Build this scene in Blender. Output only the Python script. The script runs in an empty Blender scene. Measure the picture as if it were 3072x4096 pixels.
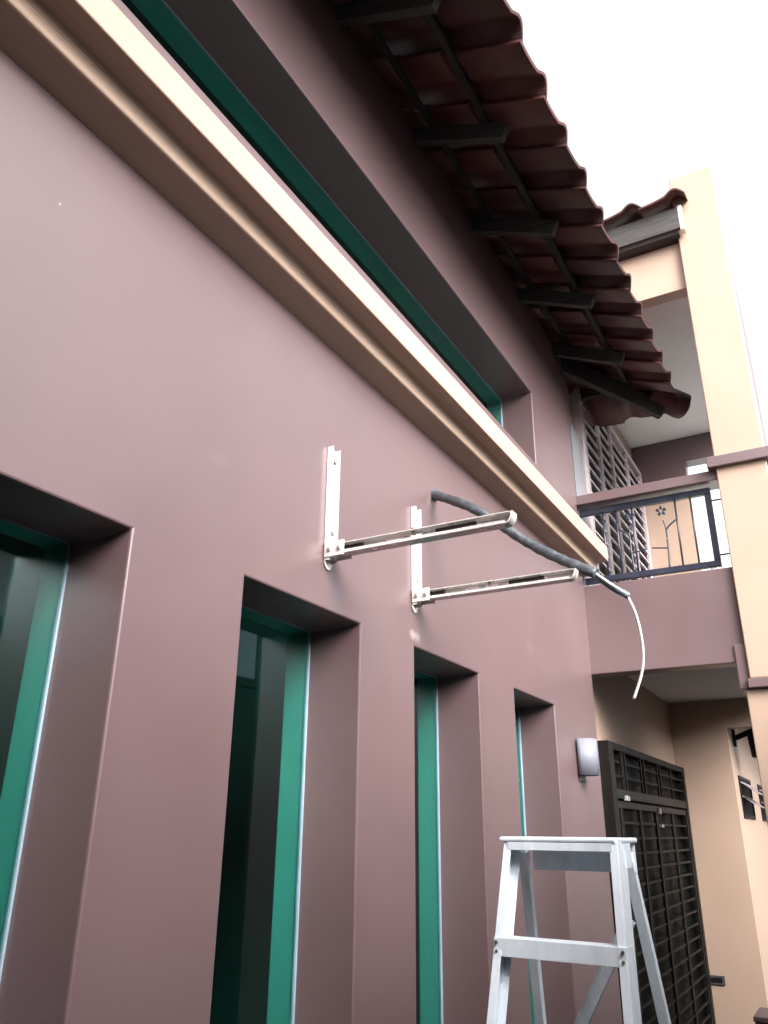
import bpy, bmesh, math, random
from mathutils import Vector, Matrix
random.seed(7)
SC = bpy.context.scene
COL = SC.collection

# ------------------------------------------------------------------ camera
cam_d = bpy.data.cameras.new('camera'); cam = bpy.data.objects.new('camera', cam_d); COL.objects.link(cam)
yaw, pitch, roll = math.radians(29.657), math.radians(21.932), math.radians(0.498)
fw = Vector((-math.sin(yaw)*math.cos(pitch), math.cos(yaw)*math.cos(pitch), math.sin(pitch)))
rt = fw.cross(Vector((0, 0, 1))).normalized(); up = rt.cross(fw)
r2 = rt*math.cos(roll) + up*math.sin(roll); u2 = up*math.cos(roll) - rt*math.sin(roll)
m = Matrix((r2, u2, -fw)).transposed().to_4x4(); m.translation = Vector((1.45, 0, 1.55))
cam.matrix_world = m
cam_d.sensor_fit = 'VERTICAL'; cam_d.sensor_height = 24.0; cam_d.lens = 24.0*3177.5/4096.0
cam_d.clip_start = 0.02; cam_d.clip_end = 500
SC.camera = cam
SC.render.resolution_x, SC.render.resolution_y = 768, 1024

# ------------------------------------------------------------------ sky, sun, exposure
SUN_EL, SUN_AZ = 33.0, 122.0      # azimuth clockwise from +Y: behind the viewer's right shoulder
W = bpy.data.worlds.new('World'); SC.world = W; W.use_nodes = True
nt = W.node_tree; nt.nodes.clear()
sky = nt.nodes.new('ShaderNodeTexSky'); sky.sky_type = 'NISHITA'; sky.sun_disc = False
sky.sun_elevation = math.radians(SUN_EL); sky.sun_rotation = math.radians(SUN_AZ)
sky.air_density = 1.0; sky.dust_density = 6.0; sky.ozone_density = 1.0
hs = nt.nodes.new('ShaderNodeHueSaturation'); hs.inputs['Saturation'].default_value = 0.12
bg = nt.nodes.new('ShaderNodeBackground'); bg.inputs['Strength'].default_value = 0.15
wo = nt.nodes.new('ShaderNodeOutputWorld')
nt.links.new(sky.outputs[0], hs.inputs['Color']); nt.links.new(hs.outputs[0], bg.inputs[0]); nt.links.new(bg.outputs[0], wo.inputs[0])
sd = bpy.data.lights.new('sun', 'SUN'); sd.energy = 1.1; sd.angle = math.radians(40); sd.color = (1.0, 0.965, 0.92)
so = bpy.data.objects.new('sun', sd); COL.objects.link(so)
el, az = math.radians(SUN_EL), math.radians(SUN_AZ)
sdir = Vector((math.sin(az)*math.cos(el), math.cos(az)*math.cos(el), math.sin(el)))
so.rotation_euler = sdir.to_track_quat('Z', 'Y').to_euler(); so.location = (8, -6, 12)
VS = SC.view_settings
VS.view_transform = 'Standard'; VS.look = 'None'; VS.exposure = 2.05; VS.gamma = 1.0; VS.use_curve_mapping = False
SC.cycles.max_bounces = 8; SC.cycles.diffuse_bounces = 2; SC.cycles.transparent_max_bounces = 12
SC.display_settings.display_device = 'sRGB'

# ------------------------------------------------------------------ materials
def mat(name, col, rough=0.6, var=0.12, vscale=6.0, bump=0.0, bscale=60.0, metal=0.0, spec=0.5, dirt=None, dscale=1.5, damt=0.4, coat=0.0, aniso=None):
    M = bpy.data.materials.new(name); M.use_nodes = True
    t = M.node_tree; b = t.nodes['Principled BSDF']
    tc = t.nodes.new('ShaderNodeTexCoord')
    mp = t.nodes.new('ShaderNodeMapping'); t.links.new(tc.outputs['Object'], mp.inputs[0])
    if aniso: mp.inputs['Scale'].default_value = aniso
    n = t.nodes.new('ShaderNodeTexNoise'); n.inputs['Scale'].default_value = vscale; n.inputs['Detail'].default_value = 6
    n.inputs['Roughness'].default_value = 0.6
    t.links.new(mp.outputs[0], n.inputs['Vector'])
    r = t.nodes.new('ShaderNodeMapRange'); r.inputs[1].default_value = 0.3; r.inputs[2].default_value = 0.7
    r.inputs[3].default_value = 1-var; r.inputs[4].default_value = 1+var
    t.links.new(n.outputs[0], r.inputs[0])
    mx = t.nodes.new('ShaderNodeMix'); mx.data_type = 'RGBA'; mx.blend_type = 'MULTIPLY'; mx.inputs[0].default_value = 1
    mx.inputs[6].default_value = (*col, 1); t.links.new(r.outputs[0], mx.inputs[7])
    out = mx.outputs[2]
    if dirt:
        n2 = t.nodes.new('ShaderNodeTexNoise'); n2.inputs['Scale'].default_value = dscale; n2.inputs['Detail'].default_value = 9
        n2.inputs['Roughness'].default_value = 0.68
        t.links.new(mp.outputs[0], n2.inputs['Vector'])
        r2_ = t.nodes.new('ShaderNodeMapRange'); r2_.inputs[1].default_value = 0.5; r2_.inputs[2].default_value = 0.75
        r2_.inputs[3].default_value = 0; r2_.inputs[4].default_value = damt
        t.links.new(n2.outputs[0], r2_.inputs[0])
        m2 = t.nodes.new('ShaderNodeMix'); m2.data_type = 'RGBA'; t.links.new(r2_.outputs[0], m2.inputs[0])
        t.links.new(out, m2.inputs[6]); m2.inputs[7].default_value = (*dirt, 1); out = m2.outputs[2]
    t.links.new(out, b.inputs['Base Color'])
    b.inputs['Metallic'].default_value = metal; b.inputs['Specular IOR Level'].default_value = spec
    b.inputs['Coat Weight'].default_value = coat
    rr = t.nodes.new('ShaderNodeMapRange'); rr.inputs[1].default_value = 0.3; rr.inputs[2].default_value = 0.7
    rr.inputs[3].default_value = max(0.02, rough-0.06); rr.inputs[4].default_value = min(1, rough+0.06)
    t.links.new(n.outputs[0], rr.inputs[0]); t.links.new(rr.outputs[0], b.inputs['Roughness'])
    if bump:
        n3 = t.nodes.new('ShaderNodeTexNoise'); n3.inputs['Scale'].default_value = bscale; n3.inputs['Detail'].default_value = 4
        t.links.new(mp.outputs[0], n3.inputs['Vector'])
        # slow unevenness of hand-trowelled render under the fine grain
        n4 = t.nodes.new('ShaderNodeTexNoise'); n4.inputs['Scale'].default_value = 2.2; n4.inputs['Detail'].default_value = 2
        t.links.new(mp.outputs[0], n4.inputs['Vector'])
        ad = t.nodes.new('ShaderNodeMath'); ad.operation = 'MULTIPLY_ADD'; ad.inputs[1].default_value = 9.0
        t.links.new(n4.outputs[0], ad.inputs[0]); t.links.new(n3.outputs[0], ad.inputs[2])
        bp = t.nodes.new('ShaderNodeBump'); bp.inputs['Strength'].default_value = bump; bp.inputs['Distance'].default_value = 0.004
        t.links.new(ad.outputs[0], bp.inputs['Height']); t.links.new(bp.outputs[0], b.inputs['Normal'])
    return M

MAUVE = mat('mauve_paint', (0.107, 0.0645, 0.068), rough=0.40, var=0.05, vscale=1.6, bump=0.08, bscale=140, spec=0.85, dirt=(0.130, 0.088, 0.088), dscale=0.9, damt=0.45, coat=0.18)
MAUVE.node_tree.nodes['Principled BSDF'].inputs['Coat Roughness'].default_value = 0.42
def smudges(M):
    # filler and dust marks on the paint, grey smears below the brackets
    t = M.node_tree; b = t.nodes['Principled BSDF']; src = b.inputs['Base Color'].links[0].from_socket
    tc = t.nodes.new('ShaderNodeTexCoord'); nz = t.nodes.new('ShaderNodeTexNoise'); nz.inputs['Scale'].default_value = 22; nz.inputs['Detail'].default_value = 6
    t.links.new(tc.outputs['Object'], nz.inputs['Vector'])
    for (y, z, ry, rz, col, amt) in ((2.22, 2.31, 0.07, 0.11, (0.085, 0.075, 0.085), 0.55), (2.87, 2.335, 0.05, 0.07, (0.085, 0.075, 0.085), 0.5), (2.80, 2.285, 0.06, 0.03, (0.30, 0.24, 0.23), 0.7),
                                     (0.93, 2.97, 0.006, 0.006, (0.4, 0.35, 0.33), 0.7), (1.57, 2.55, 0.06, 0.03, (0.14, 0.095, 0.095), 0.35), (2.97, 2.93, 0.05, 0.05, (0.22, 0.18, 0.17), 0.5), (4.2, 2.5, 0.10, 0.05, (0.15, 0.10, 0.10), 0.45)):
        mp = t.nodes.new('ShaderNodeMapping'); mp.vector_type = 'TEXTURE'; mp.inputs['Location'].default_value = (0, y, z); mp.inputs['Scale'].default_value = (0.5, ry, rz)
        t.links.new(tc.outputs['Object'], mp.inputs[0])
        ln = t.nodes.new('ShaderNodeVectorMath'); ln.operation = 'LENGTH'; t.links.new(mp.outputs[0], ln.inputs[0])
        ad = t.nodes.new('ShaderNodeMath'); ad.operation = 'MULTIPLY_ADD'; ad.inputs[1].default_value = 1.6; t.links.new(nz.outputs[0], ad.inputs[0]); t.links.new(ln.outputs['Value'], ad.inputs[2])
        mr = t.nodes.new('ShaderNodeMapRange'); mr.interpolation_type = 'SMOOTHSTEP'
        mr.inputs[1].default_value = 0.9; mr.inputs[2].default_value = 1.75; mr.inputs[3].default_value = amt; mr.inputs[4].default_value = 0
        t.links.new(ad.outputs[0], mr.inputs[0])
        mx = t.nodes.new('ShaderNodeMix'); mx.data_type = 'RGBA'; t.links.new(mr.outputs[0], mx.inputs[0]); t.links.new(src, mx.inputs[6]); mx.inputs[7].default_value = (*col, 1)
        src = mx.outputs[2]
    t.links.new(src, b.inputs['Base Color'])
smudges(MAUVE)
def per_piece(M, lo, hi):
    # each tile fired a little differently
    t = M.node_tree; b = t.nodes['Principled BSDF']; src = b.inputs['Base Color'].links[0].from_socket
    oi = t.nodes.new('ShaderNodeObjectInfo'); mr = t.nodes.new('ShaderNodeMapRange'); mr.inputs[3].default_value = lo; mr.inputs[4].default_value = hi
    t.links.new(oi.outputs['Random'], mr.inputs[0])
    mx = t.nodes.new('ShaderNodeMix'); mx.data_type = 'RGBA'; mx.blend_type = 'MULTIPLY'; mx.inputs[0].default_value = 1
    t.links.new(src, mx.inputs[6]); t.links.new(mr.outputs[0], mx.inputs[7]); t.links.new(mx.outputs[2], b.inputs['Base Color'])
CREAM = mat('cream_paint', (0.365, 0.258, 0.198), rough=0.5, var=0.04, vscale=2.0, bump=0.10, bscale=120, spec=0.45, dirt=(0.31, 0.232, 0.185), dscale=1.3, damt=0.35)
WHITE = mat('white_ceiling_paint', (0.70, 0.69, 0.68), rough=0.75, var=0.03, bump=0.2, bscale=90)
INNER = mat('inner_white_paint', (0.85, 0.85, 0.82), rough=0.7, var=0.03)
ROOM = mat('room_paint', (0.18, 0.18, 0.17), rough=0.8, var=0.06)
TILE = mat('terracotta', (0.080, 0.021, 0.018), rough=0.62, var=0.28, vscale=9, bump=0.4, bscale=160, dirt=(0.07, 0.05, 0.045), dscale=5, damt=0.7)
per_piece(TILE, 0.5, 1.25)
WOOD = mat('weathered_timber', (0.042, 0.038, 0.038), rough=0.75, var=0.25, vscale=5, bump=0.5, bscale=40, aniso=(1.2, 9, 9))
DARKWOOD = mat('dark_timber', (0.022, 0.02, 0.02), rough=0.8, var=0.25)  # near-black timber for the battens, darker than the rafters
STEEL = mat('white_zinc_steel', (0.62, 0.59, 0.575), rough=0.26, var=0.06, vscale=14, metal=0.4, spec=0.6, dirt=(0.55, 0.48, 0.44), dscale=9, damt=0.25)
BOLT = mat('bolt_metal', (0.25, 0.22, 0.2), rough=0.4, metal=0.8)
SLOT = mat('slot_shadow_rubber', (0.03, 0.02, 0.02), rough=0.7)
ALU = mat('aluminium', (0.82, 0.89, 0.97), rough=0.34, var=0.08, vscale=10, metal=0.12, spec=0.6, dirt=(0.52, 0.55, 0.58), dscale=7, damt=0.4, aniso=(3, 3, 0.7))
BEAD = mat('glazing_bead', (0.30, 0.39, 0.46), rough=0.4, metal=0.2)
FOAM = mat('foam_insulation', (0.035, 0.04, 0.047), rough=0.5, var=0.25, vscale=24, bump=0.6, bscale=90, dirt=(0.14, 0.15, 0.17), dscale=30, damt=0.6)
TAPE = mat('grey_tape', (0.10, 0.12, 0.14), rough=0.4, var=0.2, vscale=30)
COPPER = mat('dull_pipe', (0.32, 0.33, 0.35), rough=0.4, metal=0.6, var=0.2, vscale=30)
PVC = mat('white_cable', (0.72, 0.72, 0.70), rough=0.45, var=0.05)
IRON = mat('black_iron', (0.006, 0.006, 0.006), rough=0.45, var=0.3, vscale=20, spec=0.18, dirt=(0.025, 0.022, 0.02), dscale=14, damt=0.5)
IRONB = mat('brown_iron', (0.007, 0.0055, 0.005), rough=0.5, var=0.2, vscale=14, spec=0.14, dirt=(0.016, 0.013, 0.011), dscale=9, damt=0.4)
PALEIRON = mat('pale_grille_paint', (0.40, 0.34, 0.36), rough=0.4, var=0.15, vscale=16)
NAVY = mat('navy_iron', (0.014, 0.017, 0.034), rough=0.38, var=0.25, vscale=18, spec=0.6, dirt=(0.05, 0.055, 0.075), dscale=10, damt=0.4)
DARKGLASS = mat('dark_glass', (0.003, 0.004, 0.0035), rough=0.45, var=0.1, spec=0.04)
PALEPANEL = mat('frosted_panel', (0.17, 0.165, 0.18), rough=0.35, var=0.1, vscale=4, aniso=(1, 12, 1))
LAMP = mat('grey_lamp_paint', (0.15, 0.155, 0.19), rough=0.6, var=0.05)
PLATE = mat('plate_grey', (0.06, 0.055, 0.065), rough=0.4, var=0.1)
BOXW = mat('brown_box_wood', (0.10, 0.045, 0.035), rough=0.6, var=0.2)
PAVE = mat('concrete_paving', (0.05, 0.048, 0.046), rough=0.85, var=0.2, vscale=3, bump=0.5, bscale=70)
NWALL = mat('neighbour_render', (0.07, 0.07, 0.067), rough=0.8, var=0.15, vscale=1.5, bump=0.3)
NBLUE = mat('neighbour_pale_blue', (0.62, 0.72, 0.80), rough=0.7, var=0.05)

def glass_mat():
    M = bpy.data.materials.new('green_tinted_glass'); M.use_nodes = True
    t = M.node_tree; t.nodes.clear()
    o = t.nodes.new('ShaderNodeOutputMaterial'); mx = t.nodes.new('ShaderNodeMixShader')
    # Schlick reflectance, the same for both faces of the thin pane
    ge = t.nodes.new('ShaderNodeNewGeometry')
    dt = t.nodes.new('ShaderNodeVectorMath'); dt.operation = 'DOT_PRODUCT'
    t.links.new(ge.outputs['Incoming'], dt.inputs[0]); t.links.new(ge.outputs['Normal'], dt.inputs[1])
    def mth(op, a, b=None):
        n = t.nodes.new('ShaderNodeMath'); n.operation = op
        for i, v in enumerate((a, b)):
            if v is None: continue
            if isinstance(v, (int, float)): n.inputs[i].default_value = v
            else: t.links.new(v, n.inputs[i])
        return n.outputs[0]
    c = mth('ABSOLUTE', dt.outputs['Value']); k = mth('POWER', mth('SUBTRACT', 1.0, c), 5.0)
    fr = mth('ADD', mth('MULTIPLY', k, 0.93), 0.065)
    tr = t.nodes.new('ShaderNodeBsdfTransparent'); tr.inputs[0].default_value = (0.385, 0.71, 0.67, 1)
    gl = t.nodes.new('ShaderNodeBsdfGlossy'); gl.inputs['Roughness'].default_value = 0.015; gl.inputs[0].default_value = (0.85, 0.92, 0.95, 1)
    t.links.new(fr, mx.inputs[0]); t.links.new(tr.outputs[0], mx.inputs[1]); t.links.new(gl.outputs[0], mx.inputs[2])
    t.links.new(mx.outputs[0], o.inputs[0])
    return M
GLASS = glass_mat()

# ------------------------------------------------------------------ mesh helpers
def bm_box(bm, x0, x1, y0, y1, z0, z1):
    v = [bm.verts.new((x, y, z)) for x in (x0, x1) for y in (y0, y1) for z in (z0, z1)]
    for f in ((0,1,3,2), (4,6,7,5), (0,4,5,1), (2,3,7,6), (0,2,6,4), (1,5,7,3)):
        bm.faces.new([v[i] for i in f])
    return v
def bm_prism(bm, pts, axis, a, b):
    """closed outline (2D) extruded along axis between a and b; outline gives the two other axes in order"""
    def P(p, t):
        if axis == 'x': return (t, p[0], p[1])
        if axis == 'y': return (p[0], t, p[1])
        return (p[0], p[1], t)
    A = [bm.verts.new(P(p, a)) for p in pts]; B = [bm.verts.new(P(p, b)) for p in pts]
    n = len(pts)
    bm.faces.new(A); bm.faces.new(B[::-1])
    for i in range(n): bm.faces.new((A[i], A[(i+1) % n], B[(i+1) % n], B[i]))
def bm_bar(bm, p, q, w, h, upv=(0, 0, 1)):
    p, q = Vector(p), Vector(q); d = (q-p).normalized(); s = d.cross(Vector(upv))
    if s.length < 1e-4: s = d.cross(Vector((0, 1, 0)))
    s.normalize(); u = s.cross(d).normalized()
    c = [(-1,-1), (1,-1), (1,1), (-1,1)]
    A = [bm.verts.new(p + s*(a*w/2) + u*(b*h/2)) for a, b in c]; B = [bm.verts.new(q + s*(a*w/2) + u*(b*h/2)) for a, b in c]
    bm.faces.new(A); bm.faces.new(B[::-1])
    for i in range(4): bm.faces.new((A[i], A[(i+1) % 4], B[(i+1) % 4], B[i]))
def bm_channel(bm, p, q, w, h, t, open_dir, lip=0):
    """C channel from p to q: web centred on the line, flanges pointing along open_dir; w = web width, h = flange length"""
    p, q = Vector(p), Vector(q); d = (q-p).normalized(); o = Vector(open_dir); o = (o - d*o.dot(d)).normalized(); s = d.cross(o).normalized()
    prof = [(-w/2, 0), (w/2, 0), (w/2, h), (w/2-t, h), (w/2-t, t), (-w/2+t, t), (-w/2+t, h), (-w/2, h)]
    A = [bm.verts.new(p + s*a + o*b) for a, b in prof]; B = [bm.verts.new(q + s*a + o*b) for a, b in prof]
    n = len(prof)
    for i in range(n): bm.faces.new((A[i], A[(i+1) % n], B[(i+1) % n], B[i]))
    for R in (A, B):
        for f in ((0,1,4,5), (1,2,3,4), (0,5,6,7)): bm.faces.new([R[i] for i in f])
def bm_tube(bm, path, rad, seg=14, caps=True):
    path = [Vector(p) for p in path]; rings = []
    n = len(path); rads = rad if isinstance(rad, (list, tuple)) else [rad]*n
    ref = Vector((0, 0, 1))
    for i, p in enumerate(path):
        d = (path[min(i+1, n-1)] - path[max(i-1, 0)]).normalized()
        s = d.cross(ref)
        if s.length < 1e-3: s = d.cross(Vector((1, 0, 0)))
        s.normalize(); u = s.cross(d)
        rings.append([bm.verts.new(p + (s*math.cos(a) + u*math.sin(a))*rads[i]) for a in [2*math.pi*k/seg for k in range(seg)]])
    for i in range(n-1):
        for k in range(seg):
            f = bm.faces.new((rings[i][k], rings[i][(k+1) % seg], rings[i+1][(k+1) % seg], rings[i+1][k])); f.smooth = True
    if caps: bm.faces.new(rings[0]); bm.faces.new(rings[-1][::-1])
def spline(pts, n=8):
    pts = [Vector(p) for p in pts]; out = []
    P = [pts[0]*2-pts[1]] + pts + [pts[-1]*2-pts[-2]]
    for i in range(1, len(P)-2):
        for k in range(n):
            t = k/n; a, b, c, d = P[i-1], P[i], P[i+1], P[i+2]
            out.append(0.5*((2*b) + (c-a)*t + (2*a-5*b+4*c-d)*t*t + (3*b-a-3*c+d)*t**3))
    out.append(pts[-1]); return out

def finish(bm):
    bmesh.ops.recalc_face_normals(bm, faces=bm.faces)
def link(name, me, M, parent=None):
    o = bpy.data.objects.new(name, me); COL.objects.link(o)
    if M is not None and not me.materials: me.materials.append(M)
    if parent is not None:
        o.parent = parent; o.matrix_parent_inverse = ABS[parent.name].inverted()
    ABS[o.name] = Matrix.Identity(4)
    return o
ABS = {}
def obj(name, bm, M, parent=None, bevel=0.0, seg=2):
    finish(bm)
    me = bpy.data.meshes.new(name); bm.to_mesh(me); bm.free()
    o = link(name, me, M, parent)
    if bevel:
        b = o.modifiers.new('bevel', 'BEVEL'); b.width = bevel; b.segments = seg; b.limit_method = 'ANGLE'; b.angle_limit = math.radians(35)
        b.harden_normals = False
    return o
def thing(name, label, cat, loc, group=None):
    o = bpy.data.objects.new(name, None); COL.objects.link(o); o.location = loc; o.empty_display_size = 0.1
    o['label'] = label; o['category'] = cat
    if group: o['group'] = group
    ABS[o.name] = Matrix.Translation(loc); return o
def tag(o, label, cat, group=None):
    o['label'] = label; o['category'] = cat
    if group: o['group'] = group
    return o
def box(name, M, parent, *b, bevel=0.0):
    bm = bmesh.new(); bm_box(bm, *b); return obj(name, bm, M, parent, bevel)
def shared(name, me, M, parent, loc):
    """a repeat that shares mesh data, placed at loc"""
    o = bpy.data.objects.new(name, me); COL.objects.link(o)
    if not me.materials: me.materials.append(M)
    o.parent = parent; o.matrix_parent_inverse = ABS[parent.name].inverted(); o.location = loc
    ABS[o.name] = Matrix.Translation(loc)
    return o
def mesh_of(bm, name):
    finish(bm); me = bpy.data.meshes.new(name); bm.to_mesh(me); bm.free(); return me

# ------------------------------------------------------------------ ground
bm = bmesh.new(); s = 150
bm.faces.new([bm.verts.new(p) for p in ((-s,-s,0), (s,-s,0), (s,s,0), (-s,s,0))])
g = obj('ground', bm, PAVE); g['kind'] = 'structure'

# ------------------------------------------------------------------ house
YC = 5.43                                   # end of the long mauve wall
house = thing('house', 'mauve and cream two-storey house with tiled eaves, long cream ledge and narrow green windows', 'house', (0, 2.0, 0))
WIN = [(0.635, 1.29), (1.73, 2.385), (2.803, 3.454), (3.911, 4.561)]
WZ0, WZ1 = 0.22, 2.24
CL = (-2.6, 4.54, 3.772, 4.305)             # clerestory y0 y1 z0 z1
GX, TX = -0.223, -0.325                     # glass plane, inner face of the wall
def holed_wall():
    ys = sorted({-4.0, YC, CL[0], CL[1], *[a for w in WIN for a in w]}); zs = [0, WZ0, WZ1, CL[2], CL[3], 5.06]
    def hole(i, k):
        y, z = (ys[i]+ys[i+1])/2, (zs[k]+zs[k+1])/2
        if WZ0 < z < WZ1 and any(a < y < b for a, b in WIN): return True
        return CL[0] < y < CL[1] and CL[2] < z < CL[3]
    bm = bmesh.new(); V = {}
    xs = [0.0, GX, TX]
    def v(a, i, k):
        if (a, i, k) not in V: V[(a, i, k)] = bm.verts.new((xs[a], ys[i], zs[k]))
        return V[(a, i, k)]
    nI, nK = len(ys)-1, len(zs)-1
    for i in range(nI):
        for k in range(nK):
            if hole(i, k): continue
            bm.faces.new((v(0,i,k), v(0,i+1,k), v(0,i+1,k+1), v(0,i,k+1)))
            f = bm.faces.new((v(2,i,k), v(2,i,k+1), v(2,i+1,k+1), v(2,i+1,k))); f.material_index = 1
            for di, dk, e in ((-1,0,((i,k),(i,k+1))), (1,0,((i+1,k),(i+1,k+1))), (0,-1,((i,k),(i+1,k))), (0,1,((i,k+1),(i+1,k+1)))):
                ii, kk = i+di, k+dk
                out = not (0 <= ii < nI and 0 <= kk < nK)
                if out or hole(ii, kk):
                    (a, b), (c, d) = e
                    bm.faces.new((v(0,a,b), v(0,c,d), v(1,c,d), v(1,a,b)))
                    f = bm.faces.new((v(1,a,b), v(1,c,d), v(2,c,d), v(2,a,b))); f.material_index = 0 if out else 1
    o = obj('side_wall', bm, MAUVE, house, bevel=0.006); o.data.materials.append(INNER)
    return o
side_wall = holed_wall()
# room behind the windows
bm = bmesh.new(); bm_box(bm, -5.0, TX-0.002, -3.9, YC-0.1, 0.03, 4.9)
bmesh.ops.delete(bm, geom=[f for f in bm.faces if all(abs(v.co.x-(TX-0.002)) < 1e-4 for v in f.verts)], context='FACES')
obj('room_interior', bm, ROOM, house)

def window(y0, y1, z0, z1, name='window'):
    bm = bmesh.new(); b = 0.006
    for bx in ((y0, y0+b, z0, z1), (y1-b, y1, z0, z1), (y0+b, y1-b, z0, z0+b), (y0+b, y1-b, z1-b, z1)):
        bm_box(bm, GX-0.003, GX+0.009, bx[0]+1e-4, bx[1]-1e-4, bx[2]+1e-4, bx[3]-1e-4)
    w = obj(name, bm, BEAD, house)
    box('pane', GLASS, w, GX-0.004, GX+0.003, y0+b*0.5, y1-b*0.5, z0+b*0.5, z1-b*0.5)
    return w
for a, b in WIN: window(a, b, WZ0, WZ1)
cw = window(*CL, name='clerestory_window')

# long ledge: two stacked slabs with a cove between them
prof = [(-0.01, 3.247), (0.092, 3.276), (0.098, 3.279), (0.1005, 3.285), (0.101, 3.305)]
for k in range(1, 6):
    a = math.pi*k/10; prof.append((0.101 + 0.025*(1-math.cos(a)), 3.305 + 0.036*math.sin(a)))
prof += [(0.150, 3.343), (0.184, 3.342), (0.187, 3.346), (0.187, 3.445), (0.184, 3.455), (0.15, 3.458), (-0.01, 3.466)]
bm = bmesh.new(); bm_prism(bm, prof, 'y', -4.0, YC+0.016)
led = obj('window_ledge', bm, CREAM, house, bevel=0.002)
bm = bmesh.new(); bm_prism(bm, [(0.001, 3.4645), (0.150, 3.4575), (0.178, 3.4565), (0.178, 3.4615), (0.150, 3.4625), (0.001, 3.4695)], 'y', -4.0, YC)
obj('ledge_bounce_cut', bm, mat('bounce_damping_dark', (0.07, 0.068, 0.06), 0.9, 0.3, 8), led)  # unseen dark strip added to cut bounce onto the clerestory soffit

# wing beyond the corner: porch below, balcony above
WX = -0.06
box('wing_wall', CREAM, house, -0.36, WX, YC-0.02, 8.6, 0, 5.44)
box('wing_inner_fill', ROOM, house, -5.0, -0.365, YC-0.05, YC+0.1, 0, 5.0)
bm = bmesh.new(); bm_prism(bm, [(WX-0.02, 0), (0.45, 0), (0.45, 2.50), (1.25, 2.50), (1.25, 2.76), (WX-0.02, 2.76)], 'y', 8.40, 8.56); obj('porch_back_wall', bm, CREAM, house)
box('passage_wall', CREAM, house, 0.30, 0.449, 8.57, 15.0, 0, 2.76)
box('porch_ceiling', WHITE, house, WX-0.2, 1.25, 5.50, 15.0, 2.765, 2.89)
box('balcony_back_wall', CREAM, house, WX-0.02, 0.465, 8.10, 8.26, 2.9, 4.85)
bm = bmesh.new(); bm_prism(bm, [(WX-0.02, 4.852), (0.466, 4.852), (0.466, 5.18), (1.25, 5.18), (1.25, 5.455), (WX-0.02, 5.455)], 'y', 8.095, 8.262); obj('balcony_back_band', bm, MAUVE, house)
box('balcony_ceiling', WHITE, house, WX-0.2, 1.25, 5.50, 8.30, 5.46, 5.58)
box('balcony_parapet', MAUVE, house, -0.25, 1.0, 5.425, 5.585, 2.556, 3.178, bevel=0.006)
box('balcony_coping', MAUVE, house, -0.25, 1.0, 5.415, 5.60, 3.800, 3.874, bevel=0.006)
box('roof_beam', CREAM, house, -0.25, 1.0, 5.43, 5.545, 5.40, 5.83, bevel=0.005)

# corner column: pier above, band, pier below
col = box('column', CREAM, house, 0.985, 1.30, 5.385, 5.74, 2.445, 6.42, bevel=0.007)
box('coping_band', MAUVE, col, 0.935, 1.345, 5.345, 5.76, 3.868, 3.945, bevel=0.005)
box('beam_block', MAUVE, col, 0.918, 1.34, 5.41, 5.78, 2.385, 2.665, bevel=0.006)
box('lower_band', MAUVE, col, 0.972, 1.345, 5.372, 5.405, 2.388, 2.443, bevel=0.004)
box('lower_pier', CREAM, col, 0.948, 1.30, 5.42, 5.75, 0, 2.384, bevel=0.007)
# mauve party fin behind the column
bm = bmesh.new(); bm_prism(bm, [(5.742, 0.0), (6.6, 0.0), (6.6, 5.55), (5.742, 6.25)], 'x', 1.262, 1.297)
obj('party_wall', bm, MAUVE, house)

# ------------------------------------------------------------------ roofs
SL = math.atan(0.47); cs, sn = math.cos(SL), math.sin(SL)
PITCH, EXPO, TLEN = 0.326, 0.335, 0.41
def tile_profile(n=14):
    out = []
    for k in range(n+1):
        u = (PITCH+0.022)*k/n
        if u < 0.205: w = 0.026*(u/0.205)**2
        else:
            t = (u-0.205)/(PITCH+0.022-0.205); w = 0.026*(1-t) + 0.046*math.sin(math.pi*min(1, t*0.98))
        out.append((u, w))
    return out
def tile_bm():
    bm = bmesh.new(); pr = tile_profile(); th = 0.014
    rows = []
    for v, dz in ((0, 0.020), (TLEN*0.5, 0.008), (TLEN, -0.004)):
        rows.append(([bm.verts.new((u, v, w+dz)) for u, w in pr], [bm.verts.new((u, v, w+dz-th)) for u, w in pr]))
    n = len(pr)
    for r in range(2):
        (a, b), (c, d) = rows[r], rows[r+1]
        for i in range(n-1):
            f = bm.faces.new((a[i], a[i+1], c[i+1], c[i])); f.smooth = True
            f = bm.faces.new((b[i], d[i], d[i+1], b[i+1])); f.smooth = True
        bm.faces.new((a[0], c[0], d[0], b[0])); bm.faces.new((a[-1], b[-1], d[-1], c[-1]))
    for a, b in (rows[0], rows[-1]):
        for i in range(n-1): bm.faces.new((a[i], a[i+1], b[i+1], b[i]))
    return bm
TILE_ME = mesh_of(tile_bm(), 'tile'); TILE_ME.materials.append(TILE)
def basis(o, u, v, w):
    M = Matrix((u, v, w)).transposed().to_4x4(); M.translation = o; return M
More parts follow.
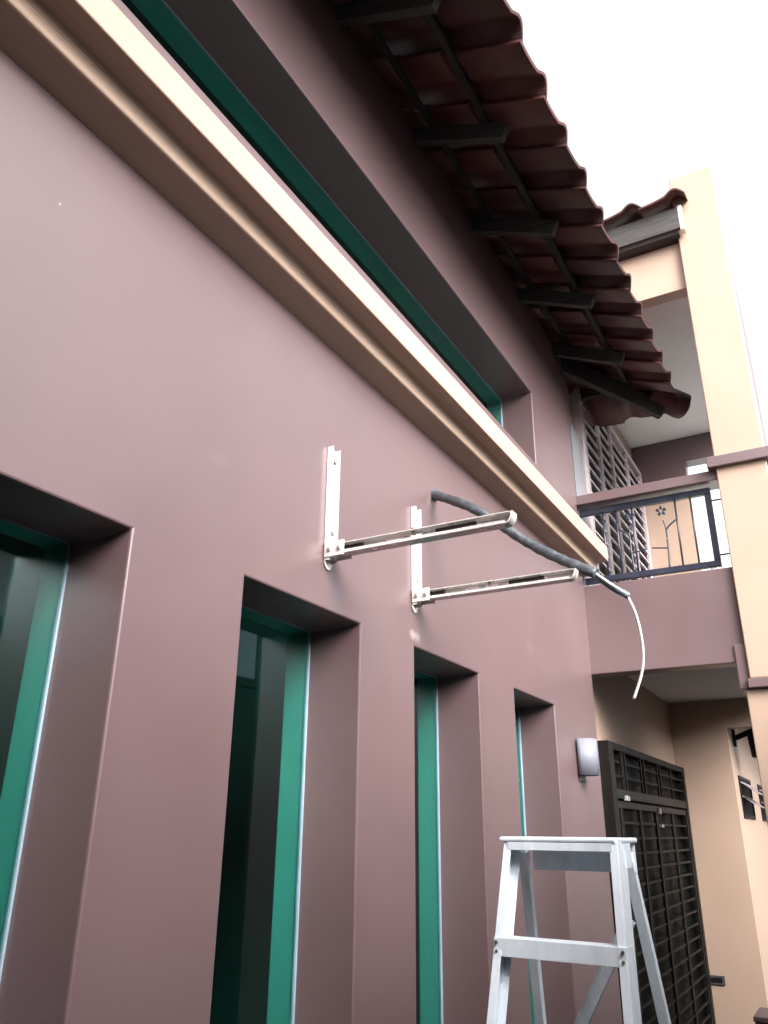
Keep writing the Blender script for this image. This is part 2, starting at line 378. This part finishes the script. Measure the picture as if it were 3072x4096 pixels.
def place_tile(parent, M, cut=None):
    if cut:
        co, no = cut
        bm = bmesh.new(); bm.from_mesh(TILE_ME); bm.transform(M)
        bmesh.ops.bisect_plane(bm, geom=bm.verts[:]+bm.edges[:]+bm.faces[:], plane_co=co, plane_no=no, clear_outer=True)
        if len(bm.faces) < 3: bm.free(); return
        me = bpy.data.meshes.new('tile'); bm.to_mesh(me); bm.free(); me.materials.append(TILE)
        o = bpy.data.objects.new('tile', me); COL.objects.link(o)
        o.parent = parent; o.matrix_parent_inverse = ABS[parent.name].inverted()
        return o
    o = bpy.data.objects.new('tile', TILE_ME); COL.objects.link(o)
    o.parent = parent; o.matrix_parent_inverse = ABS[parent.name].inverted()
    jit = Matrix.Rotation(random.uniform(-0.012, 0.012), 4, 'Z') @ Matrix.Translation((0, random.uniform(-0.006, 0.006), random.uniform(0, 0.004)))
    o.matrix_basis = M @ jit
    return o
XE, YE, ZE = 0.735, 6.14, 4.752
HC = YE-XE                                  # hip line in plan: y = x + HC
# deck above the tiled strip closes the roof
bm = bmesh.new()
def rz(d): return ZE + 0.03 + d*0.47          # height d metres in from the eave
d0, d1 = 0.95, 4.2
P = [(XE-d0, -4.0, rz(d0)), (XE-d0, YE-d0, rz(d0)), (XE-d1, YE-d1, rz(d1)), (XE-d1, -4.0, rz(d1))]
bm.faces.new([bm.verts.new(p) for p in P])
P = [(XE-d0, YE-d0, rz(d0)), (-6.0, YE-d0, rz(d0)), (-6.0, YE-d1, rz(d1)), (XE-d1, YE-d1, rz(d1))]
bm.faces.new([bm.verts.new(p) for p in P])
bmesh.ops.solidify(bm, geom=bm.faces[:], thickness=0.03)
roof = obj('roof', bm, TILE, house)
hipn = Vector((1, -1, 0)).normalized()
Ys0 = 5.618 - 0.27 - PITCH*22
for c in range(4):
    for k in range(26):
        y = Ys0 + k*PITCH
        o = Vector((XE, y, ZE)) + Vector((-cs, 0, sn))*(c*EXPO)
        M = basis(o, Vector((0, 1, 0)), Vector((-cs, 0, sn)), Vector((sn, 0, cs)))
        corners = [M @ Vector(p) for p in ((0,0,0), (PITCH+.03,0,0), (0,TLEN,0), (PITCH+.03,TLEN,0))]
        side = [q.x - q.y + HC for q in corners]
        if max(side) < 0: continue
        place_tile(roof, M, (Vector((XE, YE, 0)), -hipn) if min(side) < 0.0 else None)
for c in range(4):
    for k in range(7):
        x = 0.735 - 0.13 - k*PITCH
        o = Vector((x, YE, ZE)) + Vector((0, -cs, sn))*(c*EXPO)
        M = basis(o, Vector((-1, 0, 0)), Vector((0, -cs, sn)), Vector((0, sn, cs)))
        M = basis(o + Vector((PITCH, 0, 0)), Vector((-1, 0, 0)), Vector((0, -cs, sn)), Vector((0, sn, cs)))
        corners = [M @ Vector(p) for p in ((0,0,0), (PITCH+.03,0,0), (0,TLEN,0), (PITCH+.03,TLEN,0))]
        side = [-(q.x - q.y + HC) for q in corners]
        if max(side) < 0: continue
        place_tile(roof, M, (Vector((XE, YE, 0)), hipn) if min(side) < 0.0 else None)
# half-round hip caps
hd = Vector((-1, -1, 0.47)).normalized(); hs_ = Vector((1, -1, 0)).normalized(); hu = hs_.cross(hd)
if hu.z < 0: hu = -hu
def hip_cap():
    bm = bmesh.new(); R0, R1, L, th, n = 0.115, 0.098, 0.42, 0.014, 14
    rings = []
    for v, R in ((0, R0), (L, R1)):
        for rr in (R, R-th):
            rings.append([bm.verts.new(Vector((0,0,0)) + hd*v + hs_*(math.cos(a)*rr) + hu*(math.sin(a)*rr)) for a in [math.pi*(-0.12+1.24*k/n) for k in range(n+1)]])
    a, b, c, d = rings
    for i in range(n):
        f = bm.faces.new((a[i], a[i+1], c[i+1], c[i])); f.smooth = True
        f = bm.faces.new((b[i], d[i], d[i+1], b[i+1])); f.smooth = True
        bm.faces.new((a[i], b[i], b[i+1], a[i+1])); bm.faces.new((c[i], c[i+1], d[i+1], d[i]))
    bm.faces.new((a[0], c[0], d[0], b[0])); bm.faces.new((a[-1], b[-1], d[-1], c[-1]))
    return mesh_of(bm, 'hip_cap')
HIP_ME = hip_cap(); HIP_ME.materials.append(TILE)
for k in range(5):
    shared('hip_cap', HIP_ME, TILE, roof, Vector((XE+0.01, YE+0.01, ZE+0.035)) + hd*(k*0.34))
bm = bmesh.new(); e = Vector((XE+0.0, YE+0.0, ZE+0.030))
bm_tube(bm, [e - hd*0.035, e - hd*0.02, e + hd*0.02, e + hd*0.30], [0.075, 0.092, 0.098, 0.090], 20); obj('hip_end', bm, TILE, roof)
# rafters with square tails, the hip rafter and the battens
bm = bmesh.new(); bm_bar(bm, (0, 0, 0), Vector((cs, 0, -sn))*1.35, 0.042, 0.09)
RAF = mesh_of(bm, 'rafter')
for k in range(-6, 3):
    y = 3.635 + 0.775*k
    shared('rafter', RAF, WOOD, roof, Vector((0.50, y, ZE + (XE-0.50)*0.47 - 0.085)) - Vector((cs, 0, -sn))*1.35)
bm = bmesh.new(); e = Vector((0.60, 0.60+HC, ZE + (XE-0.60)*0.47 - 0.10)); bm_bar(bm, e, e + Vector((-1, -1, 0.47))*0.9, 0.05, 0.13)
obj('hip_rafter', bm, WOOD, roof)
for c in range(1, 4):
    d = c*EXPO + 0.03; x = XE - cs*d
    bm = bmesh.new(); bm_bar(bm, (x, -4, ZE + sn*d - 0.020), (x, x+HC-0.03, ZE + sn*d - 0.020), 0.036, 0.012, (sn, 0, cs)); obj('batten', bm, DARKWOOD, roof)
    y = YE - cs*d
    bm = bmesh.new(); bm_bar(bm, (y-HC-0.03, y, ZE + sn*d - 0.020), (-2.5, y, ZE + sn*d - 0.020), 0.036, 0.012, (0, sn, cs)); obj('batten', bm, DARKWOOD, roof)

# small roof over the balcony beam
bm = bmesh.new(); bm_box(bm, -1.0, 1.02, 5.30, 5.33, 5.86, 6.06)
uroof = obj('balcony_roof', bm, WOOD, house, bevel=0.004)
box('soffit_board', WOOD, uroof, -1.0, 1.0, 5.332, 5.56, 5.835, 5.857)
box('fascia_end', STEEL, uroof, 1.0205, 1.05, 5.30, 5.36, 5.84, 6.07)
for c in range(2):
    for k in range(6):
        x = 1.075 - k*PITCH
        o = Vector((x, 5.22, 6.075)) + Vector((0, cs, sn))*(c*EXPO)
        place_tile(uroof, basis(o - Vector((PITCH, 0, 0)), Vector((1, 0, 0)), Vector((0, cs, sn)), Vector((0, -sn, cs))))
bm = bmesh.new(); P = [(-1.2, 5.5, 6.16), (1.05, 5.5, 6.16), (1.05, 8.5, 7.5), (-1.2, 8.5, 7.5)]
bm.faces.new([bm.verts.new(p) for p in P]); bmesh.ops.solidify(bm, geom=bm.faces[:], thickness=0.03)
obj('roof_deck', bm, TILE, uroof)

# ------------------------------------------------------------------ porch grille door (in the wing wall, facing the yard)
FX = 0.015
bm = bmesh.new()
bm_box(bm, WX-0.01, FX, 5.645, 5.76, 0, 2.145); bm_box(bm, WX-0.01, FX, 8.315, 8.395, 0, 2.145); bm_box(bm, WX-0.01, FX, 5.761, 8.314, 2.095, 2.145)
door = obj('grille_door', bm, IRONB, house, bevel=0.004)
box('glass_panel', DARKGLASS, door, WX-0.01, WX+0.012, 5.762, 8.313, 0.01, 2.094)
tr = box('transom', IRON, door, WX+0.02, FX-0.004, 5.763, 8.312, 1.775, 1.838, bevel=0.003)
box('transom_track', IRON, door, WX+0.014, FX-0.014, 5.763, 8.312, 1.715, 1.760, bevel=0.003)
box('lock_box', STEEL, door, FX-0.012, FX+0.012, 5.97, 6.06, 1.765, 1.80, bevel=0.003)
box('hanger', STEEL, door, FX-0.012, FX+0.008, 7.06, 7.09, 1.70, 1.745, bevel=0.003)
box('latch', STEEL, door, FX-0.012, FX+0.01, 7.05, 7.13, 1.600, 1.622, bevel=0.003)
def bar_mesh(dx, dy, dz, name):
    bm = bmesh.new(); bm_box(bm, -dx/2, dx/2, -dy/2, dy/2, -dz/2, dz/2); return mesh_of(bm, name)
VB = bar_mesh(0.022, 0.026, 1.70, 'upright'); VB2 = bar_mesh(0.016, 0.018, 0.255, 'upright')
VBt = bar_mesh(0.018, 0.014, 1.70, 'upright')
cols = [5.835, 6.40, 6.95, 7.60, 8.27]
for y in cols:
    shared('upright', VB, IRON, door, (FX-0.016, y, 0.863))
    shared('upright', VBt, IRON, door, (FX-0.018, y+0.055, 0.863))
HBs = {}
for i in range(4):
    a, b = cols[i]+0.064, cols[i+1]-0.015
    me = bar_mesh(0.014, b-a, 0.016, 'bar')
    for k in range(16):
        shared('bar', me, IRONB, door, (FX-0.02, (a+b)/2, 1.622 - 0.1*k))
for y in (5.99, 6.03, 6.10, 6.60, 6.70, 7.2, 7.3, 7.75):
    shared('upright', VB2, IRON, door, (FX-0.016, y, 1.967))
for a, b in ((5.764, 5.98), (6.11, 6.59), (6.71, 7.19), (7.31, 7.74), (7.76, 8.31)):
    me = bar_mesh(0.013, b-a, 0.014, 'bar')
    for z in (2.022, 1.925): shared('bar', me, IRONB, door, (FX-0.02, (a+b)/2, z))

# ------------------------------------------------------------------ balcony grille door upstairs
bm = bmesh.new()
bm_box(bm, WX-0.01, 0.012, 5.76, 5.80, 2.90, 5.14); bm_box(bm, WX-0.01, 0.012, 8.04, 8.09, 2.90, 5.14); bm_box(bm, WX-0.01, 0.012, 5.801, 8.039, 5.09, 5.14)
udoor = obj('balcony_grille_door', bm, PALEIRON, house)
box('glass_panel', DARKGLASS, udoor, WX-0.01, WX+0.012, 5.802, 8.038, 2.91, 5.089)
box('side_panel', PALEPANEL, udoor, WX-0.01, 0.0, 5.46, 5.755, 2.90, 4.50)
ucols = [5.83, 6.33, 6.78, 7.42, 8.02]
VU = bar_mesh(0.024, 0.022, 2.18, 'upright')
for i, y in enumerate(ucols):
    for dy in (0, 0.05): 
        if y+dy < 8.04: shared('upright', VU, PALEIRON, udoor, (-0.004, y+dy, 3.998))
for i in range(4):
    a, b = ucols[i]+0.062, ucols[i+1]-0.012
    me = bar_mesh(0.016, b-a, 0.017, 'bar')
    for k in range(18): shared('bar', me, PALEIRON, udoor, (-0.008, (a+b)/2, 5.0 - 0.112*k))

# ------------------------------------------------------------------ balcony railing with branch and flower motif
RY = 5.50
bm = bmesh.new()
bm_box(bm, -0.04, 0.917, RY-0.02, RY+0.02, 3.735, 3.780); bm_box(bm, -0.04, 0.917, RY-0.02, RY+0.02, 3.212, 3.253)
bm_box(bm, 0.876, 0.917, RY-0.0195, RY+0.0195, 3.2535, 3.7345)
rail = obj('balcony_railing', bm, NAVY, house, bevel=0.003)
for z in (3.686, 3.292):
    bm = bmesh.new(); bm_tube(bm, [(0.915, RY, z), (0.99, RY, z)], 0.006, 8); obj('fixing_pin', bm, NAVY, rail)
for x in (0.12, 0.46, 0.86):
    bm = bmesh.new(); bm_tube(bm, [(x, RY, 3.17), (x, RY, 3.213)], 0.012, 8); obj('fixing_pin', bm, STEEL, rail)
bm = bmesh.new(); bm_tube(bm, [(0, 0, -0.245), (0, 0, 0.245)], 0.0065, 8); VR = mesh_of(bm, 'upright')
for x in (0.779, 0.675, 0.375, 0.262, 0.165): shared('upright', VR, NAVY, rail, (x, RY, 3.494))
for x0, mir in ((0.590, 1), (0.345, -1)):
    bm = bmesh.new()
    bm_tube(bm, spline([(x0-0.004*mir, RY, 3.252), (x0+0.003*mir, RY, 3.40), (x0+0.004*mir, RY, 3.52)]), 0.0065, 8); obj('branch', bm, NAVY, rail)
    bm = bmesh.new(); bm_tube(bm, spline([(x0+0.004*mir, RY, 3.515), (x0+0.002*mir, RY, 3.56), (x0-0.008*mir, RY, 3.605)]), 0.0055, 8); obj('branch', bm, NAVY, rail)
    bm = bmesh.new(); bm_tube(bm, spline([(x0+0.004*mir, RY, 3.53), (x0+0.03*mir, RY, 3.558), (x0+0.08*mir, RY, 3.595)]), 0.006, 8); obj('branch', bm, NAVY, rail)
    bm = bmesh.new(); bm_tube(bm, spline([(x0+0.001*mir, RY, 3.395), (x0-0.04*mir, RY, 3.402), (x0-0.105*mir, RY, 3.412)]), 0.0055, 8); obj('branch', bm, NAVY, rail)
    fc = Vector((x0-0.012*mir, RY, 3.676))
    for k in range(5):
        a = math.pi/2 + k*2*math.pi/5; bm = bmesh.new()
        c = fc + Vector((math.cos(a), 0, math.sin(a)))*0.024
        bmesh.ops.create_uvsphere(bm, u_segments=10, v_segments=6, radius=0.0145, matrix=Matrix.Translation(c) @ Matrix.Rotation(-a, 4, 'Y') @ Matrix.Diagonal((1.15, 0.4, 0.8, 1)))
        obj('petal', bm, NAVY, rail)

# ------------------------------------------------------------------ awning windows in the passage wall
PX = 0.45
for y0 in (8.72, 10.35):
    bm = bmesh.new(); y1, z0, z1, t = y0+0.9, 1.70, 2.085, 0.03
    for b in ((y0, y0+t, z0, z1), (y1-t, y1, z0, z1), (y0+t, y1-t, z0, z0+t), (y0+t, y1-t, z1-t, z1)): bm_box(bm, PX-0.03, PX+0.012, *b)
    w = obj('awning_window', bm, IRONB, house)
    box('back_pane', DARKGLASS, w, PX-0.028, PX-0.0005, y0+t, y1-t, z0+t, z1-t)
    for q, (zt, ln) in enumerate(((z1-0.06, 0.17), (z1-0.19, 0.15))):
        bm = bmesh.new(); a = math.radians(52)
        p = Vector((PX+0.012, 0, zt)); e = p + Vector((math.sin(a), 0, -math.cos(a)))*ln
        bm_bar(bm, (p.x, y0+0.03, p.z), (p.x, y1-0.03, p.z), 0.012, 0.012)
        s0 = [bm.verts.new((p.x, y, p.z)) for y in (y0+0.03, y1-0.03)]; s1 = [bm.verts.new((e.x, y, e.z)) for y in (y1-0.03, y0+0.03)]
        f = bm.faces.new(s0+s1); r = bmesh.ops.solidify(bm, geom=[f], thickness=0.008)
        obj('louvre', bm, PALEIRON, w)

# ------------------------------------------------------------------ fittings on the walls
lt = thing('lantern', 'dark wall lantern on a bracket under the porch ceiling, above the small louvred windows', 'lantern', (0.45, 8.8, 2.40))
bm = bmesh.new(); bm_box(bm, 0.445, 0.475, 8.76, 8.84, 2.36, 2.56); obj('back_plate', bm, IRON, lt, 0.004)
bm = bmesh.new(); bm_bar(bm, (0.47, 8.8, 2.44), (0.72, 8.8, 2.535), 0.035, 0.05); obj('arm', bm, IRON, lt, 0.004)
bm = bmesh.new(); bm_prism(bm, [(0.60, 2.25), (0.70, 2.25), (0.725, 2.46), (0.66, 2.52), (0.585, 2.46)], 'y', 8.74, 8.86); obj('lamp_housing', bm, IRON, lt, 0.006)
bm = bmesh.new(); bm_box(bm, 0.615, 0.69, 8.7385, 8.7395, 2.28, 2.42); obj('lamp_pane', bm, DARKGLASS, lt)

wl = thing('wall_lamp', 'small grey half-round wall lamp near the end of the mauve wall', 'lamp', (0, 5.0, 1.98))
bm = bmesh.new(); n = 16
pts = [(0.012, 4.905), (0.012, 5.065)] + [(0.012 + 0.098*math.sin(math.pi*k/n), 4.985 + 0.08*math.cos(math.pi*k/n)) for k in range(1, n)]
bm_prism(bm, pts, 'z', 1.875, 2.085)
for f in bm.faces:
    if len(f.verts) == 4: f.smooth = True
obj('lamp_shade', bm, LAMP, wl)
bm = bmesh.new(); bm_box(bm, -0.003, 0.0115, 4.93, 5.04, 1.84, 2.05); obj('back_plate', bm, PLATE, wl, 0.003)

pl = thing('bell_plate', 'small dark grey rectangular plate fixed low on the cream porch wall beside the grille door', 'plate', (0.07, 8.4, 0.37))
bm = bmesh.new(); bm_box(bm, -0.002, 0.136, 8.388, 8.402, 0.333, 0.405); obj('cover', bm, PLATE, pl, 0.003)
bm = bmesh.new(); bm_box(bm, 0.02, 0.115, 8.3855, 8.3885, 0.350, 0.388); obj('inset', bm, IRON, pl, 0.002)

bx = thing('storage_box', 'low dark brown lidded box on the porch floor behind the cream column', 'box', (0.66, 7.55, 0))
bm = bmesh.new(); bm_box(bm, 0.47, 0.86, 7.35, 7.75, 0, 0.262); obj('body', bm, BOXW, bx, 0.01)
bm = bmesh.new(); bm_box(bm, 0.462, 0.868, 7.342, 7.758, 0.2625, 0.300); obj('lid', bm, mat('lid_grey', (0.085, 0.06, 0.06), 0.5), bx, 0.008)

# ------------------------------------------------------------------ air-conditioner brackets
def bracket(y, label, tone):
    b = thing('wall_bracket', label, 'bracket', (0, y, 2.41), 'pair of air-conditioner brackets on the mauve wall')
    z0, z1 = 2.405, 2.835
    bm = bmesh.new(); bm_channel(bm, (0.002, y, z0), (0.002, y, z1), 0.048, 0.024, 0.003, (1, 0, 0)); vp = obj('wall_channel', bm, STEEL, b)
    bm = bmesh.new()
    pts = [(y-0.024 + 0.024*(1-math.cos(math.pi*k/10)), z0 - 0.028*math.sin(math.pi*k/10)) for k in range(11)]
    bm_prism(bm, [(y-0.024, z0+0.05)] + pts + [(y+0.024, z0+0.05)], 'x', 0.003, 0.0065); obj('rounded_foot', bm, STEEL, b)
    for zz in (z1-0.045, z1-0.062, z0+0.11, z0+0.015):
        bm = bmesh.new(); yy = y + (0.012 if zz in (z1-0.045, z0+0.11) else -0.012)
        bm_tube(bm, [(0.003, yy, zz), (0.013, yy, zz)], 0.0085, 6); obj('bolt', bm, BOLT, b)
    # hinge block and arm: an inverted channel with slots in its web
    for s in (-1, 1): box('hinge_cheek', STEEL, b, 0.006, 0.085, y+s*0.027-0.002, y+s*0.027+0.002, z0+0.008, z0+0.062, bevel=0.002)
    for xx in (0.025, 0.065):
        bm = bmesh.new(); bm_tube(bm, [(xx, y-0.035, z0+0.032), (xx, y+0.035, z0+0.032)], 0.008, 6); obj('bolt', bm, BOLT, b)
    za, zb, L0, L1 = z0+0.017, z0+0.055, 0.03, 0.678
    # arm: a channel on its side, open towards the long wall, web slotted
    n = 8; c = 0.022; yw = y+0.021
    rnd = [(L1-c + c*math.sin(math.pi/2*k/n), za + (zb-za)*(1-math.cos(math.pi/2*k/n))) for k in range(0, n+1)]
    bm = bmesh.new(); bm_prism(bm, [(L0, za), (L0, za+0.024), (L1-c, za+0.024)] + [p for p in rnd[::-1] if p[1] < za+0.024], 'y', yw-0.0015, yw+0.0015); obj('arm_web', bm, STEEL, b)
    bm = bmesh.new(); bm_prism(bm, [(L0, za+0.034), (L0, zb), (L1, zb)] + [p for p in rnd[::-1] if za+0.034 < p[1] < zb-1e-4] + [(L1-c*0.4, za+0.034)], 'y', yw-0.0015, yw+0.0015); obj('arm_web', bm, STEEL, b)
    for a, c2 in ((L0, 0.05), (0.14, 0.22), (0.28, 0.31), (0.36, 0.40), (0.56, L1-c*0.5)):
        box('web_bridge', STEEL, b, a, c2, yw-0.0014, yw+0.0014, za+0.0242, za+0.0338)
    box('top_flange', STEEL, b, L0, L1-0.006, y-0.020, yw-0.0016, zb-0.003, zb)
    box('bottom_flange', STEEL, b, L0, L1-0.02, y-0.020, yw-0.0016, za, za+0.003)
    box('flange_lip', STEEL, b, L0, L1-0.02, y-0.0228, y-0.0202, za, za+0.010)
    bm = bmesh.new(); tip = [(L1-c + (c+0.004)*math.sin(math.pi/2*k/n), za + (zb-za)*(1-math.cos(math.pi/2*k/n))) for k in range(0, n+1)]
    bm_prism(bm, tip + [(p[0]-0.005, p[1]) for p in tip[::-1]], 'y', y-0.020, yw); obj('end_cap', bm, STEEL, b)
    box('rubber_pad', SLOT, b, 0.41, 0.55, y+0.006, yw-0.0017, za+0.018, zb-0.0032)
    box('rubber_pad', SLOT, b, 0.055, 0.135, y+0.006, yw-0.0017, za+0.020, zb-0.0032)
    bm = bmesh.new(); bm_tube(bm, [(0.335, y, zb-0.012), (0.335, y, zb+0.010)], 0.009, 8); obj('bolt', bm, BOLT, b)
    return b
bracket(2.155, 'white steel bracket bolted to the mauve wall above the wide window, farther from the pipe', 0)
bracket(2.80, 'white steel bracket bolted to the mauve wall directly under the black insulated pipe', 1)

# ------------------------------------------------------------------ insulated pipe and its loose cable
pipe = thing('insulated_pipe', 'black foam insulated pipe leaving the mauve wall, white wire hanging from its end', 'pipe', (0.0, 3.0, 2.97))
bm = bmesh.new()
path = spline([(-0.04, 3.03, 2.995), (0.02, 2.985, 2.962), (0.12, 2.91, 2.895), (0.258, 2.837, 2.800), (0.371, 2.85, 2.712), (0.486, 2.865, 2.614), (0.614, 2.856, 2.524), (0.742, 2.841, 2.445)], 10)
bm_tube(bm, path, [0.0205 + 0.0012*math.sin(i*1.7) + 0.0008*math.sin(i*0.6) for i in range(len(path))], 18); fo = obj('foam_sleeve', bm, FOAM, pipe)
bm = bmesh.new(); bm_tube(bm, [(0.0, 2.999, 2.972), (0.007, 2.994, 2.968)], 0.030, 18); obj('wall_collar', bm, TAPE, pipe)
bm = bmesh.new(); bm_tube(bm, spline([(0.735, 2.842, 2.449), (0.783, 2.855, 2.405), (0.822, 2.885, 2.374)]), 0.0075, 10); obj('small_pipe', bm, COPPER, pipe)
bm = bmesh.new(); bm_tube(bm, spline([(0.735, 2.848, 2.437), (0.78, 2.87, 2.393), (0.815, 2.892, 2.368)]), 0.006, 10); obj('small_pipe', bm, TAPE, pipe)
bm = bmesh.new(); bm_tube(bm, spline([(0.80, 2.872, 2.389), (0.82, 2.885, 2.374), (0.838, 2.897, 2.360)]), [0.0115]*8 + [0.013]*8 + [0.011], 10); obj('tape_wrap', bm, TAPE, pipe)
bm = bmesh.new(); bm_tube(bm, spline([(0.832, 2.894, 2.366), (0.848, 2.93, 2.304), (0.852, 2.967, 2.229), (0.845, 2.998, 2.154), (0.825, 3.017, 2.088), (0.787, 3.032, 2.01)], 10), 0.0052, 10); obj('wire', bm, PVC, pipe)

# ------------------------------------------------------------------ stepladder
lad = thing('stepladder', 'bare aluminium stepladder standing open beside the mauve wall', 'ladder', (0.75, 2.3, 0))
TILT = 0.25
def fy(z): return 2.19 - (1.53-z)*TILT
def fxl(z): return 0.583 - (1.53-z)*0.055
def fxr(z): return 0.925 + (1.53-z)*0.085
LR = math.radians(-4.0)
Lp = Matrix.Translation((0.752, 2.19, 0)) @ Matrix.Rotation(LR, 4, 'Z') @ Matrix.Diagonal((0.9, 1, 1, 1)) @ Matrix.Translation((-0.755, -2.19, 0))
def lobj(name, bm, M=ALU, bevel=0.0012, parent=None):
    bm.transform(Lp); return obj(name, bm, M, parent or lad, bevel)
# rails: channels with the web outside and flanges turned inwards
for fx, s in ((fxl, 1), (fxr, -1)):
    bm = bmesh.new(); bm_channel(bm, (fx(0), fy(0), 0), (fx(1.53), fy(1.53), 1.53), 0.062, 0.024, 0.003, (s, 0, 0)); lobj('front_rail', bm)
    bm = bmesh.new(); bm_box(bm, fx(0)-0.012 + s*0.012, fx(0)+0.016 + s*0.012, fy(0)-0.04, fy(0)+0.04, 0, 0.03); lobj('foot', bm, SLOT)
def rear(z, side):
    t = (1.48-z)/0.42
    return (0.562 - 0.045*t, 2.315 + 0.14*t) if side == 0 else (0.893 + 0.015*t, 2.315 + 0.14*t)
for side, s in ((0, 1), (1, -1)):
    a, b = rear(0, side), rear(1.50, side)
    bm = bmesh.new(); bm_channel(bm, (*a, 0), (*b, 1.50), 0.030, 0.02, 0.0025, (0, 1, 0)); lobj('rear_leg', bm)
# cap with turned-down lip
bm = bmesh.new(); bm_box(bm, 0.569, 0.922, 2.150, 2.335, 1.528, 1.541); cap = lobj('top_cap', bm, bevel=0.005)
bm = bmesh.new(); bm_box(bm, 0.595, 0.912, 2.152, 2.155, 1.508, 1.5275); lobj('cap_lip', bm)
bm = bmesh.new(); bm_box(bm, 0.590, 0.915, 2.325, 2.328, 1.455, 1.5275); lobj('cap_lip', bm)
bm = bmesh.new(); bm_box(bm, 0.9265, 0.932, 2.20, 2.24, 1.47, 1.5275); lobj('hinge_plate', bm)
for z in (1.264, 0.97, 0.68, 0.39, 0.12):
    bm = bmesh.new(); y = fy(z)
    bm_channel(bm, (fxl(z)+0.002, y, z+0.042), (fxr(z)-0.002, y, z+0.042), 0.056, 0.042, 0.0025, (0, 0, -1)); lobj('step', bm)
    for fx, s in ((fxl, 1), (fxr, -1)):
        for k in (0.012, 0.032):
            bm = bmesh.new(); xx = fx(z) + s*0.011; bm_tube(bm, [(xx, fy(z)-0.034, z+k), (xx, fy(z)-0.028, z+k)], 0.004, 8); lobj('rivet', bm, BOLT, 0)
# rear bracing
bm = bmesh.new(); p, q = rear(1.37, 1), rear(0.86, 0); bm_channel(bm, (p[0]-0.022, p[1]-0.004, 1.345), (q[0], q[1]-0.012, 0.86), 0.034, 0.012, 0.002, (0, -1, 0)); lobj('diagonal_brace', bm)
bm = bmesh.new(); p, q = rear(0.40, 0), rear(0.40, 1); bm_channel(bm, (p[0], p[1]-0.012, 0.40), (q[0], q[1]-0.012, 0.40), 0.034, 0.012, 0.002, (0, -1, 0)); lobj('rear_crossbar', bm)
bm = bmesh.new(); bm_bar(bm, (fxr(0.62)+0.004, fy(0.62), 0.62), (rear(0.62, 1)[0]+0.004, rear(0.62, 1)[1], 0.62), 0.004, 0.022); lobj('spreader', bm)
bm = bmesh.new(); bm_bar(bm, (fxl(0.62)-0.004, fy(0.62), 0.62), (rear(0.62, 0)[0]-0.004, rear(0.62, 0)[1], 0.62), 0.004, 0.022); lobj('spreader', bm)

# ------------------------------------------------------------------ out of frame: block and wall added to shade, house mirrored
box('added_shade_block', MAUVE, house, -4.0, 2.3, -4.6, -0.9, 0, 6.6)  # unseen block added behind the camera to shade the jambs and near wall
bw = thing('added_shade_wall', 'unseen grey wall added along the far side of the yard to shade the mauve wall', 'wall', (2.21, 2.75, 0))  # added out of view to keep light off the lower mauve wall
box('wall_panel', NWALL, bw, 2.15, 2.27, -0.895, 6.4, 0, 2.6)
box('coping', NWALL, bw, 2.12, 2.30, -0.895, 6.42, 2.601, 2.66)
nb = thing('neighbour_house', 'dark rendered house beyond the yard, mirrored in the narrow green windows', 'house', (9.5, 7, 0))
box('wall', NWALL, nb, 6.6, 12.0, -3.0, 7.4, 0, 3.4)
box('upper_block', NWALL, nb, 6.601, 12.0, 7.401, 11.5, 0, 6.0)
box('pale_bay', NBLUE, nb, 6.3, 6.602, 7.8, 10.2, 2.8, 5.6)
wn = box('window', DARKGLASS, nb, 6.26, 6.299, 8.7, 9.5, 4.3, 5.3)
for k in range(4):
    box('bar', PALEIRON, wn, 6.23, 6.255, 8.76+0.18*k, 8.80+0.18*k, 4.3, 5.3)
bm = bmesh.new(); bm_prism(bm, [(6.0, 3.35), (12.7, 3.35), (9.3, 4.6)], 'y', -3.6, 7.39); obj('roof', bm, TILE, nb)
bm = bmesh.new(); bm_prism(bm, [(5.9, 5.95), (12.7, 5.95), (9.3, 7.4)], 'y', 7.0, 12.0); obj('roof', bm, TILE, nb)
